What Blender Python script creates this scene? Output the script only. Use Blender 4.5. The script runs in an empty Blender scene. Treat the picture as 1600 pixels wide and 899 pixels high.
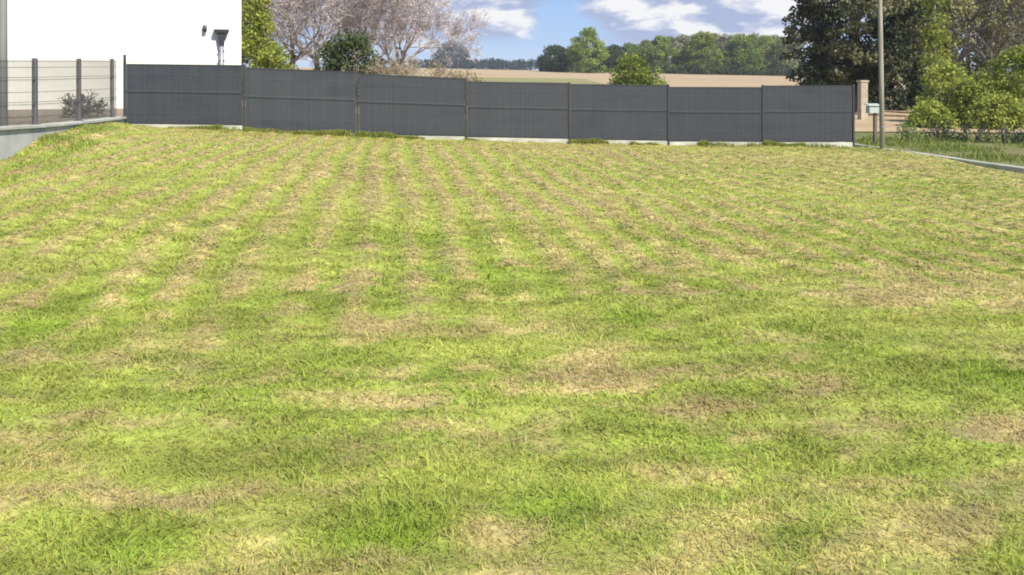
import bpy, math, random
import numpy as np
from mathutils import Vector

random.seed(7)
RNG = np.random.default_rng(11)
SC = bpy.context.scene
COL = SC.collection
R = math.radians
PI = math.pi

# ------------------------------------------------------------------ camera
F = 1386.0                       # focal length in photo pixels (1600 wide)
HY = 112.0                       # the horizon's row in the photo
EYE = 1.6
cam_d = bpy.data.cameras.new('camera')
cam = bpy.data.objects.new('camera', cam_d)
COL.objects.link(cam)
cam.location = (0, 0, EYE)
cam.rotation_euler = (R(90), 0, 0)
cam_d.sensor_width = 36.0
cam_d.lens = 36.0 * F / 1600.0
cam_d.shift_y = -(449.5 - HY) / 1600.0
cam_d.clip_start = 0.05
cam_d.clip_end = 9000
SC.camera = cam

# ------------------------------------------------------------------ light
SUN_AZ, SUN_EL = 142.0, 43.0     # compass bearing (0 = +Y, clockwise) and height
sv = Vector((math.sin(R(SUN_AZ)) * math.cos(R(SUN_EL)),
             math.cos(R(SUN_AZ)) * math.cos(R(SUN_EL)), math.sin(R(SUN_EL))))
sl = bpy.data.lights.new('sun', 'SUN')
sl.energy = 4.3
sl.angle = R(0.6)
sl.color = (1.0, 0.95, 0.87)
so = bpy.data.objects.new('sun', sl)
COL.objects.link(so)
so.location = (30, -40, 60)
so.rotation_euler = sv.to_track_quat('Z', 'Y').to_euler()

w = bpy.data.worlds.new('World')
SC.world = w
w.use_nodes = True
wt = w.node_tree
for n_ in list(wt.nodes):
    wt.nodes.remove(n_)


def N(t, typ, **kw):
    n = t.nodes.new(typ)
    for k, v in kw.items():
        setattr(n, k, v)
    return n


def math_n(t, op, a, b=None, clamp=False):
    n = N(t, 'ShaderNodeMath', operation=op, use_clamp=clamp)
    for i, v in enumerate((a, b)):
        if v is None:
            continue
        if isinstance(v, (int, float)):
            n.inputs[i].default_value = v
        else:
            t.links.new(v, n.inputs[i])
    return n.outputs[0]


def ramp(t, fac, stops):
    n = N(t, 'ShaderNodeValToRGB')
    e = n.color_ramp.elements
    while len(e) > 1:
        e.remove(e[-1])
    for i, (p, c) in enumerate(stops):
        if i:
            x = e.new(p)
        else:
            x = e[0]
            x.position = p
        x.color = (*c, 1) if len(c) == 3 else c
    t.links.new(fac, n.inputs[0])
    return n.outputs[0]


def mixc(t, fac, a, b, blend='MIX'):
    n = N(t, 'ShaderNodeMix', data_type='RGBA', blend_type=blend)
    for s, v in ((0, fac), (6, a), (7, b)):
        if isinstance(v, (int, float)):
            n.inputs[s].default_value = v
        elif isinstance(v, tuple):
            n.inputs[s].default_value = (*v, 1) if len(v) == 3 else v
        else:
            t.links.new(v, n.inputs[s])
    return n.outputs[2]


def noise(t, vec, scale, detail=4, rough=0.55, dist=0.0):
    n = N(t, 'ShaderNodeTexNoise')
    n.inputs['Scale'].default_value = scale
    n.inputs['Detail'].default_value = detail
    n.inputs['Roughness'].default_value = rough
    n.inputs['Distortion'].default_value = dist
    if vec is not None:
        t.links.new(vec, n.inputs['Vector'])
    return n.outputs[0]


def build_world():
    t = wt
    out = N(t, 'ShaderNodeOutputWorld')
    bg = N(t, 'ShaderNodeBackground')
    bg.inputs['Strength'].default_value = 0.10
    sky = N(t, 'ShaderNodeTexSky', sky_type='NISHITA')
    sky.sun_disc = False
    sky.sun_elevation = R(SUN_EL)
    sky.sun_rotation = R(SUN_AZ)
    sky.air_density = 1.0
    sky.dust_density = 0.35
    sky.ozone_density = 2.5
    tc = N(t, 'ShaderNodeTexCoord')
    sp = N(t, 'ShaderNodeSeparateXYZ')
    t.links.new(tc.outputs['Generated'], sp.inputs[0])
    az = math_n(t, 'ARCTAN2', sp.outputs[0], sp.outputs[1])
    el = math_n(t, 'ARCSINE', sp.outputs[2])
    # clouds: noise over bearing and height, thickened where the day's clouds stand
    cv = N(t, 'ShaderNodeCombineXYZ')
    t.links.new(az, cv.inputs[0])
    t.links.new(math_n(t, 'MULTIPLY', el, 2.6), cv.inputs[1])
    n1 = noise(t, cv.outputs[0], 12.0, 7, 0.56, 0.25)
    n2 = noise(t, cv.outputs[0], 44.0, 5, 0.6)
    dens = math_n(t, 'ADD', math_n(t, 'MULTIPLY', n1, 0.62), math_n(t, 'MULTIPLY', n2, 0.30))
    up = N(t, 'ShaderNodeVectorMath', operation='ADD')
    t.links.new(cv.outputs[0], up.inputs[0])
    up.inputs[1].default_value = (0.012, 0.022, 0)
    n1u = noise(t, up.outputs[0], 12.0, 7, 0.56, 0.25)

    def bank(px, py, wx, wy, amt):
        a0, e0 = math.atan((px - 800) / F), math.atan((HY - py) / F)
        dx = math_n(t, 'DIVIDE', math_n(t, 'SUBTRACT', az, a0), wx / F)
        dy = math_n(t, 'DIVIDE', math_n(t, 'SUBTRACT', el, e0), wy / F)
        r2 = math_n(t, 'ADD', math_n(t, 'MULTIPLY', dx, dx), math_n(t, 'MULTIPLY', dy, dy))
        g = math_n(t, 'POWER', 2.718, math_n(t, 'MULTIPLY', r2, -1.0))
        return math_n(t, 'MULTIPLY', g, amt)
    tot = dens
    for b in ((778, 24, 54, 23, 0.50), (700, 44, 90, 16, 0.42), (690, -10, 130, 20, 0.45), (1000, 8, 80, 40, 0.55),
              (1160, 14, 130, 46, 0.55), (1130, 64, 130, 12, 0.34), (882, 40, 40, 60, -0.20), (620, 20, 60, 40, 0.14),
              (480, 20, 120, 60, 0.12), (800, 80, 120, 16, -0.06), (1560, 30, 120, 90, 0.18)):
        tot = math_n(t, 'ADD', tot, bank(*b))
    cm = ramp(t, tot, [(0.43, (0, 0, 0)), (0.54, (0.5, 0.5, 0.5)), (0.68, (1, 1, 1))])
    lit = math_n(t, 'ADD', math_n(t, 'MULTIPLY', math_n(t, 'SUBTRACT', n1, n1u), 2.2), math_n(t, 'MULTIPLY', dens, 0.75))
    for b in ((778, 22, 48, 18, 0.34), (985, 6, 60, 34, 0.32), (1065, 20, 40, 26, 0.12), (1225, 12, 60, 40, 0.32), (1150, 58, 120, 7, 0.22), (690, 30, 60, 16, 0.10)):
        lit = math_n(t, 'ADD', lit, bank(*b))
    ccol = ramp(t, lit, [(0.30, (2.3, 2.7, 3.9)), (0.48, (3.5, 3.75, 4.6)), (0.66, (5.2, 5.2, 5.25))])
    # the lower sky, a shade bluer than the model's
    low = ramp(t, el, [(0.0, (2.5, 3.5, 5.0)), (0.03, (1.9, 2.95, 4.9)), (0.09, (1.6, 2.6, 4.8)), (0.3, (1.2, 2.2, 4.4))])
    base = mixc(t, 0.86, sky.outputs[0], low)
    t.links.new(mixc(t, cm, base, ccol), bg.inputs['Color'])
    t.links.new(bg.outputs[0], out.inputs[0])


build_world()

SC.view_settings.view_transform = 'Standard'
SC.view_settings.look = 'None'
SC.view_settings.gamma = 1.0
SC.view_settings.exposure = 0.85
SC.render.engine = 'CYCLES'
SC.cycles.max_bounces = 6
SC.cycles.filter_width = 1.9

# ------------------------------------------------------------------ numbers
def hash2(ix, iy, seed):
    h = (ix.astype(np.int64) * 374761393 + iy.astype(np.int64) * 668265263 + seed * 974634777) & 0x7fffffff
    h = ((h ^ (h >> 13)) * 1274126177) & 0x7fffffff
    h = (h ^ (h >> 16)) & 0x7fffffff
    return (h % 100003) / 100003.0


def vnoise(x, y, seed=0):
    x = np.asarray(x, float)
    y = np.asarray(y, float)
    ix, iy = np.floor(x), np.floor(y)
    fx, fy = x - ix, y - iy
    fx = fx * fx * (3 - 2 * fx)
    fy = fy * fy * (3 - 2 * fy)
    a, b = hash2(ix, iy, seed), hash2(ix + 1, iy, seed)
    c, d = hash2(ix, iy + 1, seed), hash2(ix + 1, iy + 1, seed)
    return (a * (1 - fx) + b * fx) * (1 - fy) + (c * (1 - fx) + d * fx) * fy


def fbm(x, y, seed=0, oct=4, rough=0.55):
    s, a, tot = 0, 1.0, 0
    for o in range(oct):
        s = s + a * vnoise(np.asarray(x) * 2 ** o + 17.3 * o, np.asarray(y) * 2 ** o - 9.1 * o, seed + o)
        tot += a
        a *= rough
    return s / tot


def sstep(a, b, x):
    t = np.clip((np.asarray(x, float) - a) / (b - a), 0, 1)
    return t * t * (3 - 2 * t)


# the plot: a corner P0 on the left of the rear fence, D along that fence, NN away from the camera
P0 = np.array((-8.44, 19.33))
D = np.array((2.453, 0.481)) / 2.5
NN = np.array((-D[1], D[0]))
W0 = 20.6


def sw(x, y):
    dx, dy = np.asarray(x, float) - P0[0], np.asarray(y, float) - P0[1]
    return dx * D[0] + dy * D[1], dx * NN[0] + dy * NN[1]


def xy(s, w_):
    return P0[0] + s * D[0] + w_ * NN[0], P0[1] + s * D[1] + w_ * NN[1]


KS = [-6, -0.6, 0, 2.5, 5, 7.5, 10, 12.5, 15, 17.5, 19, 26]
KZ = [0.48, 0.47, 0.42, 0.28, 0.11, 0.0, -0.125, -0.215, -0.275, -0.36, -0.42, -0.45]


def prof(s):
    return np.interp(s, KS, KZ)


def lawn_z(x, y):
    s, w_ = sw(x, y)
    q = np.maximum(w_ + W0, 0)
    return prof(s) * (1 - np.exp(-q / 6.0)) - 0.11 * sstep(16.6, 17.9, s) * sstep(-2, -5, w_) + 0.17 * sstep(1.5, 0.1, s) * sstep(-7.2, -5.2, w_) * sstep(0.2, -1.8, w_) + 0.05 * (fbm(x * 0.5, y * 0.5, 5, 2) - 0.5)


def ground_z(x, y):
    x = np.asarray(x, float)
    s, w_ = sw(x, y)
    near = prof(s) - 0.03
    far = np.clip(1.9 - 0.02 * x, 0.6, 2.4)
    k = np.clip(w_ / 180.0, 0, 1)
    z = near * (1 - k) + far * k
    inside = sstep(-0.6, -1.0, w_) * sstep(-0.1, 0.35, s) * sstep(18.6, 17.9, s)
    left = sstep(0.2, -0.2, s)
    z = z - 0.6 * inside
    return z


def at(px, Y):                    # a point at depth Y whose bearing is the photo column px
    return (px - 800) / F * Y


def zat(py, Y):
    return EYE + (HY - py) / F * Y


# ------------------------------------------------------------------ mesh building
class MB:
    def __init__(self):
        self.v, self.f = [], []

    def add(self, vs, fs):
        o = len(self.v)
        self.v += [tuple(map(float, p)) for p in vs]
        self.f += [tuple(i + o for i in f) for f in fs]

    def box(self, c, size, ux=(1, 0, 0), uy=(0, 1, 0), uz=(0, 0, 1)):
        c, ux, uy, uz = Vector(c), Vector(ux), Vector(uy), Vector(uz)
        vs = []
        for k in (-.5, .5):
            for j in (-.5, .5):
                for i in (-.5, .5):
                    vs.append(c + ux * i * size[0] + uy * j * size[1] + uz * k * size[2])
        self.add(vs, [(0, 2, 3, 1), (4, 5, 7, 6), (0, 1, 5, 4), (2, 6, 7, 3), (1, 3, 7, 5), (0, 4, 6, 2)])

    def tube(self, pts, rad, n=8, cap=True):
        pts = [Vector(p) for p in pts]
        if not isinstance(rad, (list, tuple)):
            rad = [rad] * len(pts)
        vs, fs = [], []
        ref = None
        for i, p in enumerate(pts):
            d = (pts[min(i + 1, len(pts) - 1)] - pts[max(i - 1, 0)]).normalized()
            if ref is None:
                ref = d.orthogonal().normalized()
            a = (ref - d * ref.dot(d))
            a = a.normalized() if a.length > 1e-6 else d.orthogonal().normalized()
            ref = a
            b = d.cross(a)
            for k in range(n):
                th = 2 * PI * k / n
                vs.append(p + (a * math.cos(th) + b * math.sin(th)) * rad[i])
        for i in range(len(pts) - 1):
            for k in range(n):
                k2 = (k + 1) % n
                fs.append((i * n + k, i * n + k2, (i + 1) * n + k2, (i + 1) * n + k))
        if cap:
            fs.append(tuple(range(n))[::-1])
            fs.append(tuple((len(pts) - 1) * n + k for k in range(n)))
        self.add(vs, fs)

    def build(self, name, m, parent=None, smooth=False, bevel=0):
        me = bpy.data.meshes.new(name)
        me.from_pydata(self.v, [], self.f)
        me.update()
        return link(name, me, m, parent, smooth, bevel)


def link(name, me, m, parent=None, smooth=False, bevel=0):
    o = bpy.data.objects.new(name, me)
    COL.objects.link(o)
    if m:
        me.materials.append(m)
    if smooth:
        me.polygons.foreach_set('use_smooth', [True] * len(me.polygons))
    if parent:
        o.parent = parent
        o.matrix_parent_inverse = parent.matrix_world.inverted() if False else o.matrix_parent_inverse
    if bevel:
        b = o.modifiers.new('bevel', 'BEVEL')
        b.width = bevel
        b.segments = 2
        b.limit_method = 'ANGLE'
    return o


def np_mesh(name, V, loops, sizes, attrs=None):
    """a mesh from numpy arrays: vertices, flat loop indices, polygon sizes and float / colour vertex attributes"""
    me = bpy.data.meshes.new(name)
    me.vertices.add(len(V))
    me.vertices.foreach_set('co', np.asarray(V, np.float32).ravel())
    me.loops.add(len(loops))
    me.loops.foreach_set('vertex_index', np.asarray(loops, np.int32))
    st = np.concatenate(([0], np.cumsum(sizes)[:-1])).astype(np.int32)
    me.polygons.add(len(sizes))
    me.polygons.foreach_set('loop_start', st)
    me.update(calc_edges=True)
    for k, a in (attrs or {}).items():
        if a.ndim == 1:
            at_ = me.attributes.new(k, 'FLOAT', 'POINT')
            at_.data.foreach_set('value', a.astype(np.float32))
        else:
            at_ = me.attributes.new(k, 'FLOAT_COLOR', 'POINT')
            c = np.ones((len(a), 4), np.float32)
            c[:, :3] = a
            at_.data.foreach_set('color', c.ravel())
    return me


def tag(o, label=None, cat=None, group=None, kind=None):
    for k, v in (('label', label), ('category', cat), ('group', group), ('kind', kind)):
        if v:
            o[k] = v
    return o


def empty(name, loc, label, cat, group=None, rz=0):
    o = bpy.data.objects.new(name, None)
    o.empty_display_size = 0.2
    o.location = loc
    o.rotation_euler = (0, 0, rz)
    COL.objects.link(o)
    return tag(o, label, cat, group)


# ------------------------------------------------------------------ materials
def new_mat(name):
    m = bpy.data.materials.new(name)
    m.use_nodes = True
    t = m.node_tree
    b = t.nodes['Principled BSDF']
    return m, t, b


def mat(name, c1, c2=None, scale=6.0, rough=0.8, metal=0.0, bump=0.0, bscale=None, detail=5, stretch=(1, 1, 1), spec=0.5):
    m, t, b = new_mat(name)
    b.inputs['Roughness'].default_value = rough
    b.inputs['Metallic'].default_value = metal
    b.inputs['Specular IOR Level'].default_value = spec
    tc = N(t, 'ShaderNodeTexCoord')
    mp = N(t, 'ShaderNodeMapping')
    mp.inputs['Scale'].default_value = stretch
    t.links.new(tc.outputs['Object'], mp.inputs[0])
    n1 = noise(t, mp.outputs[0], scale, detail)
    if c2 is None:
        c2 = tuple(v * 0.8 for v in c1)
    t.links.new(ramp(t, n1, [(0.32, c1), (0.68, c2)]), b.inputs['Base Color'])
    if bump:
        bp = N(t, 'ShaderNodeBump')
        bp.inputs['Strength'].default_value = bump
        bp.inputs['Distance'].default_value = 0.02
        t.links.new(noise(t, mp.outputs[0], bscale or scale * 4, 4), bp.inputs['Height'])
        t.links.new(bp.outputs[0], b.inputs['Normal'])
    return m


def leaf_mat(name, stops, trans=0.35, rough=0.6):
    """leaves: colour by each leaf's own 'tint' value, some light passing through"""
    m, t, b = new_mat(name)
    at_ = N(t, 'ShaderNodeAttribute', attribute_name='tint')
    c = ramp(t, at_.outputs['Fac'], stops)
    t.links.new(c, b.inputs['Base Color'])
    b.inputs['Roughness'].default_value = rough
    b.inputs['Specular IOR Level'].default_value = 0.25
    tr = N(t, 'ShaderNodeBsdfTranslucent')
    t.links.new(c, tr.inputs[0])
    mx = N(t, 'ShaderNodeMixShader')
    mx.inputs[0].default_value = trans
    t.links.new(b.outputs[0], mx.inputs[1])
    t.links.new(tr.outputs[0], mx.inputs[2])
    t.links.new(mx.outputs[0], t.nodes['Material Output'].inputs[0])
    return m


def col_mat(name, trans=0.0, rough=0.85, nscale=0, namt=0.3, bump=0.0):
    """a surface coloured by the 'col' attribute of its mesh (green, dry, straw ...)"""
    m, t, b = new_mat(name)
    at_ = N(t, 'ShaderNodeAttribute', attribute_name='col')
    c = at_.outputs['Color']
    b.inputs['Roughness'].default_value = rough
    b.inputs['Specular IOR Level'].default_value = 0.15
    if nscale:
        tc = N(t, 'ShaderNodeTexCoord')
        n1 = noise(t, tc.outputs['Object'], nscale, 6, 0.7)
        g = ramp(t, n1, [(0.3, (1 - namt,) * 3), (0.7, (1 + namt,) * 3)])
        c = mixc(t, 1.0, c, g, 'MULTIPLY')
        if bump:
            bp = N(t, 'ShaderNodeBump')
            bp.inputs['Strength'].default_value = bump
            bp.inputs['Distance'].default_value = 0.03
            t.links.new(n1, bp.inputs['Height'])
            t.links.new(bp.outputs[0], b.inputs['Normal'])
    t.links.new(c, b.inputs['Base Color'])
    if trans:
        tr = N(t, 'ShaderNodeBsdfTranslucent')
        t.links.new(c, tr.inputs[0])
        mx = N(t, 'ShaderNodeMixShader')
        mx.inputs[0].default_value = trans
        t.links.new(b.outputs[0], mx.inputs[1])
        t.links.new(tr.outputs[0], mx.inputs[2])
        t.links.new(mx.outputs[0], t.nodes['Material Output'].inputs[0])
    return m


M = {}
M['render'] = mat('white_render', (0.80, 0.79, 0.77), (0.76, 0.755, 0.73), 1.2, 0.9, bump=0.08, bscale=60)
M['plinth'] = mat('cream_plinth', (0.72, 0.70, 0.60), (0.66, 0.64, 0.54), 1.4, 0.9, bump=0.1, bscale=40, stretch=(1, 1, 3))
M['concrete'] = mat('concrete', (0.50, 0.49, 0.45), (0.36, 0.36, 0.33), 3.0, 0.9, bump=0.3, bscale=30)
M['pale_concrete'] = mat('pale_concrete', (0.48, 0.47, 0.41), (0.34, 0.34, 0.29), 2.2, 0.9, bump=0.25, bscale=30)
def slat_mat():
    m, t, b = new_mat('grey_slat')
    tc = N(t, 'ShaderNodeTexCoord')
    mp = N(t, 'ShaderNodeMapping')
    mp.inputs['Scale'].default_value = (0.5, 0.5, 2.2)
    t.links.new(tc.outputs['Object'], mp.inputs[0])
    n1 = noise(t, mp.outputs[0], 1.5, 4, 0.6)
    mp2 = N(t, 'ShaderNodeMapping')
    mp2.inputs['Scale'].default_value = (14, 14, 0.6)
    t.links.new(tc.outputs['Object'], mp2.inputs[0])
    n2 = noise(t, mp2.outputs[0], 1.5, 3, 0.6)
    c = ramp(t, n1, [(0.30, (0.036, 0.040, 0.047)), (0.50, (0.046, 0.049, 0.055)), (0.70, (0.043, 0.049, 0.052))])
    oi = N(t, 'ShaderNodeObjectInfo')
    c = mixc(t, 1.0, c, ramp(t, oi.outputs['Random'], [(0, (0.90, 0.92, 0.96)), (1, (1.12, 1.10, 1.08))]), 'MULTIPLY')
    c = mixc(t, 1.0, c, ramp(t, n2, [(0.3, (0.94,) * 3), (0.7, (1.07,) * 3)]), 'MULTIPLY')
    t.links.new(c, b.inputs['Base Color'])
    b.inputs['Roughness'].default_value = 0.7
    b.inputs['Specular IOR Level'].default_value = 0.3
    return m


M['slat'] = slat_mat()
M['board'] = mat('weathered_board', (0.50, 0.49, 0.42), (0.30, 0.29, 0.23), 2.6, 0.95, bump=0.3, bscale=30, stretch=(1, 1, 3))
M['dark_metal'] = mat('anthracite_metal', (0.028, 0.031, 0.036), (0.033, 0.036, 0.041), 3, 0.45)
M['wire'] = mat('grey_wire', (0.032, 0.035, 0.040), (0.038, 0.042, 0.047), 5, 0.7, spec=0.2)
M['side_wire'] = mat('weathered_wire', (0.085, 0.085, 0.075), (0.065, 0.065, 0.058), 5, 0.5)
M['side_post'] = mat('weathered_post', (0.115, 0.11, 0.115), (0.085, 0.08, 0.08), 5, 0.5)
M['kerb'] = mat('mossy_kerb', (0.46, 0.44, 0.36), (0.28, 0.29, 0.20), 1.6, 0.95, bump=0.3, bscale=30)
M['galv'] = mat('galvanised', (0.34, 0.35, 0.33), (0.26, 0.27, 0.25), 4, 0.55, 0.1, stretch=(1, 1, 0.2))
M['wood_pole'] = mat('weathered_wood', (0.36, 0.33, 0.26), (0.22, 0.20, 0.15), 9, 0.9, stretch=(4, 4, 0.15), bump=0.3)
M['zinc'] = mat('zinc', (0.27, 0.27, 0.28), (0.21, 0.21, 0.22), 4, 0.5, 0.2)
M['dark'] = mat('dark_plastic', (0.035, 0.036, 0.04), (0.05, 0.05, 0.055), 5, 0.4)
M['glass'] = mat('lamp_glass', (0.5, 0.5, 0.48), (0.45, 0.45, 0.43), 5, 0.2)
M['tile'] = mat('slate_roof', (0.10, 0.10, 0.115), (0.07, 0.07, 0.08), 4, 0.7, bump=0.3)
M['cabinet'] = mat('cabinet_grey', (0.42, 0.45, 0.41), (0.34, 0.37, 0.33), 3, 0.6)
M['stone'] = mat('pale_stone', (0.46, 0.38, 0.27), (0.30, 0.25, 0.18), 5, 0.9, bump=0.3)
M['bark'] = mat('bark', (0.16, 0.13, 0.10), (0.085, 0.07, 0.055), 8, 0.95, stretch=(3, 3, 0.5), bump=0.6)
M['pale_bark'] = mat('pale_bark', (0.30, 0.27, 0.25), (0.17, 0.15, 0.135), 8, 0.95, stretch=(3, 3, 0.5), bump=0.5)
M['twig'] = mat('twig', (0.38, 0.33, 0.29), (0.28, 0.235, 0.205), 3, 0.9)
M['dry_twig'] = mat('dry_twig', (0.40, 0.33, 0.24), (0.26, 0.21, 0.155), 3, 0.9)
M['blossom'] = leaf_mat('pale_buds', [(0.0, (0.40, 0.34, 0.31)), (0.5, (0.60, 0.53, 0.51)), (1.0, (0.76, 0.70, 0.69))], 0.4)
M['conifer'] = leaf_mat('conifer_leaf', [(0.0, (0.016, 0.027, 0.014)), (0.5, (0.054, 0.068, 0.024)), (1.0, (0.203, 0.189, 0.095))], 0.12)  # pale tints put sunlit clumps into the colour, dark ones the crown's shade
M['olive'] = leaf_mat('olive_leaf', [(0.0, (0.065, 0.082, 0.026)), (0.5, (0.184, 0.194, 0.065)), (1.0, (0.367, 0.346, 0.140))], 0.25)
M['fresh'] = leaf_mat('fresh_leaf', [(0.0, (0.101, 0.131, 0.024)), (0.5, (0.241, 0.292, 0.044)), (1.0, (0.422, 0.443, 0.091))], 0.4)
M['green'] = leaf_mat('green_leaf', [(0.0, (0.070, 0.113, 0.028)), (0.5, (0.177, 0.248, 0.043)), (1.0, (0.308, 0.366, 0.082))], 0.35)
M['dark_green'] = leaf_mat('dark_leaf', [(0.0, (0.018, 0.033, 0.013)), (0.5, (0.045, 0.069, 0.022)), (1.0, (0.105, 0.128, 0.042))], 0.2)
M['greyish'] = leaf_mat('budding_leaf', [(0.0, (0.121, 0.111, 0.078)), (0.5, (0.243, 0.231, 0.133)), (1.0, (0.398, 0.376, 0.243))], 0.3)
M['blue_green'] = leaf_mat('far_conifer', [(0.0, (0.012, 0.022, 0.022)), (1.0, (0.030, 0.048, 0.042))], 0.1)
M['far_hazed'] = leaf_mat('far_hazed_leaf', [(0.0, (0.075, 0.090, 0.105)), (1.0, (0.12, 0.14, 0.155))], 0.2)  # blue-grey haze of distance put into the leaf colour
M['hazel'] = leaf_mat('dry_leaf', [(0.0, (0.16, 0.12, 0.06)), (0.5, (0.27, 0.21, 0.10)), (1.0, (0.36, 0.30, 0.17))], 0.3)

# ------------------------------------------------------------------ ground
def grid(xs, ys, zf, cf=None):
    X, Y = np.meshgrid(xs, ys)
    x, y = X.ravel(), Y.ravel()
    V = np.stack((x, y, zf(x, y)), 1)
    nx, ny = len(xs), len(ys)
    i = np.arange((ny - 1) * (nx - 1))
    r, c = i // (nx - 1), i % (nx - 1)
    a = r * nx + c
    Q = np.stack((a, a + 1, a + nx + 1, a + nx), 1)
    return V, Q


def sheet(name, V, Q, m, attrs=None):
    me = np_mesh(name, V, Q.ravel(), np.full(len(Q), 4), attrs)
    return link(name, me, m, None, True)


def geo_space(a, b, n, p):
    t = np.linspace(0, 1, n)
    return a + (b - a) * t ** p


gx = np.concatenate((-geo_space(30, 1400, 30, 3)[::-1], np.linspace(-29.5, 29.5, 119), geo_space(30, 1400, 30, 3)))
gy = np.concatenate((-geo_space(8, 60, 8, 2)[::-1], np.linspace(-7.5, 45, 106), geo_space(46, 1500, 60, 2.6)))
V, Q = grid(gx, gy, ground_z)


def ground_mat():
    m, t, b = new_mat('rough_ground')
    tc = N(t, 'ShaderNodeTexCoord')
    n1 = noise(t, tc.outputs['Object'], 0.35, 6, 0.6)
    n2 = noise(t, tc.outputs['Object'], 5.0, 6, 0.7)
    c = ramp(t, n1, [(0.35, (0.13, 0.15, 0.045)), (0.52, (0.19, 0.18, 0.07)), (0.68, (0.25, 0.20, 0.12))])
    g = ramp(t, n2, [(0.3, (0.6,) * 3), (0.7, (1.2,) * 3)])
    t.links.new(mixc(t, 1.0, c, g, 'MULTIPLY'), b.inputs['Base Color'])
    b.inputs['Roughness'].default_value = 0.95
    b.inputs['Specular IOR Level'].default_value = 0.1
    bp = N(t, 'ShaderNodeBump')
    bp.inputs['Strength'].default_value = 0.6
    bp.inputs['Distance'].default_value = 0.08
    t.links.new(n2, bp.inputs['Height'])
    t.links.new(bp.outputs[0], b.inputs['Normal'])
    return m


tag(sheet('ground', V, Q, ground_mat()), kind='structure')


def field_mat(name, c1, c2, c3):
    m, t, b = new_mat(name)
    tc = N(t, 'ShaderNodeTexCoord')
    mp = N(t, 'ShaderNodeMapping')
    mp.inputs['Rotation'].default_value = (0, 0, R(8))
    mp.inputs['Scale'].default_value = (0.03, 0.25, 1)
    t.links.new(tc.outputs['Object'], mp.inputs[0])
    n1 = noise(t, mp.outputs[0], 1.0, 6, 0.65)
    n2 = noise(t, tc.outputs['Object'], 2.5, 5, 0.7)
    c = ramp(t, n1, [(0.3, c1), (0.5, c2), (0.7, c3)])
    g = ramp(t, n2, [(0.3, (0.82,) * 3), (0.7, (1.12,) * 3)])
    t.links.new(mixc(t, 1.0, c, g, 'MULTIPLY'), b.inputs['Base Color'])
    b.inputs['Roughness'].default_value = 0.95
    b.inputs['Specular IOR Level'].default_value = 0.1
    return m


# the ploughed field beyond the fence, and a strip of young crop across its left
fx = np.linspace(-70, 130, 201)
fy = np.concatenate((np.linspace(29, 60, 63), np.linspace(61, 215, 155)))
V, Q = grid(fx, fy, lambda x, y: ground_z(x, y) + 0.03 + 0.03 * sstep(0, 2, y - 29))
tag(sheet('field', V, Q, field_mat('dry_field', (0.29, 0.205, 0.125), (0.40, 0.290, 0.175), (0.33, 0.265, 0.145))), kind='structure')
cx, cy = np.linspace(-62, 9, 72), np.linspace(60, 112, 53)
V, Q = grid(cx, cy, lambda x, y: ground_z(x, y) + 0.11)
tag(sheet('crop_strip', V, Q, field_mat('young_crop', (0.17, 0.17, 0.07), (0.24, 0.22, 0.095), (0.32, 0.27, 0.13))), kind='structure')

V, Q = grid(np.linspace(-22, -7.6, 60), np.linspace(10, 27.5, 70), lambda x, y: ground_z(x, y) + 0.02 - 0.3 * sstep(-0.32, -0.2, sw(x, y)[0]))
tag(sheet('soil', V, Q, field_mat('bare_soil', (0.17, 0.135, 0.10), (0.23, 0.185, 0.14), (0.20, 0.175, 0.125))), kind='structure')

# the air: a thin even haze over the whole place
hz_ = MB()
hz_.box((0, 720, 8), (2900, 1660, 21))
hm = bpy.data.materials.new('haze')
hm.use_nodes = True
ht = hm.node_tree
ht.nodes.remove(ht.nodes['Principled BSDF'])
pv = N(ht, 'ShaderNodeVolumePrincipled')
pv.inputs['Color'].default_value = (0.88, 0.92, 0.98, 1)
pv.inputs['Density'].default_value = 0.00035
ht.links.new(pv.outputs[0], ht.nodes['Material Output'].inputs['Volume'])
tag(hz_.build('haze', hm), kind='stuff')

# ------------------------------------------------------------------ the lawn
GREEN = np.array((0.248, 0.312, 0.047))
BRIGHT = np.array((0.245, 0.325, 0.038))
YELLOW = np.array((0.372, 0.385, 0.088))
STRAW = np.array((0.485, 0.422, 0.145))
PINK = np.array((0.440, 0.330, 0.155))
SOIL = np.array((0.125, 0.100, 0.070))
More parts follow.
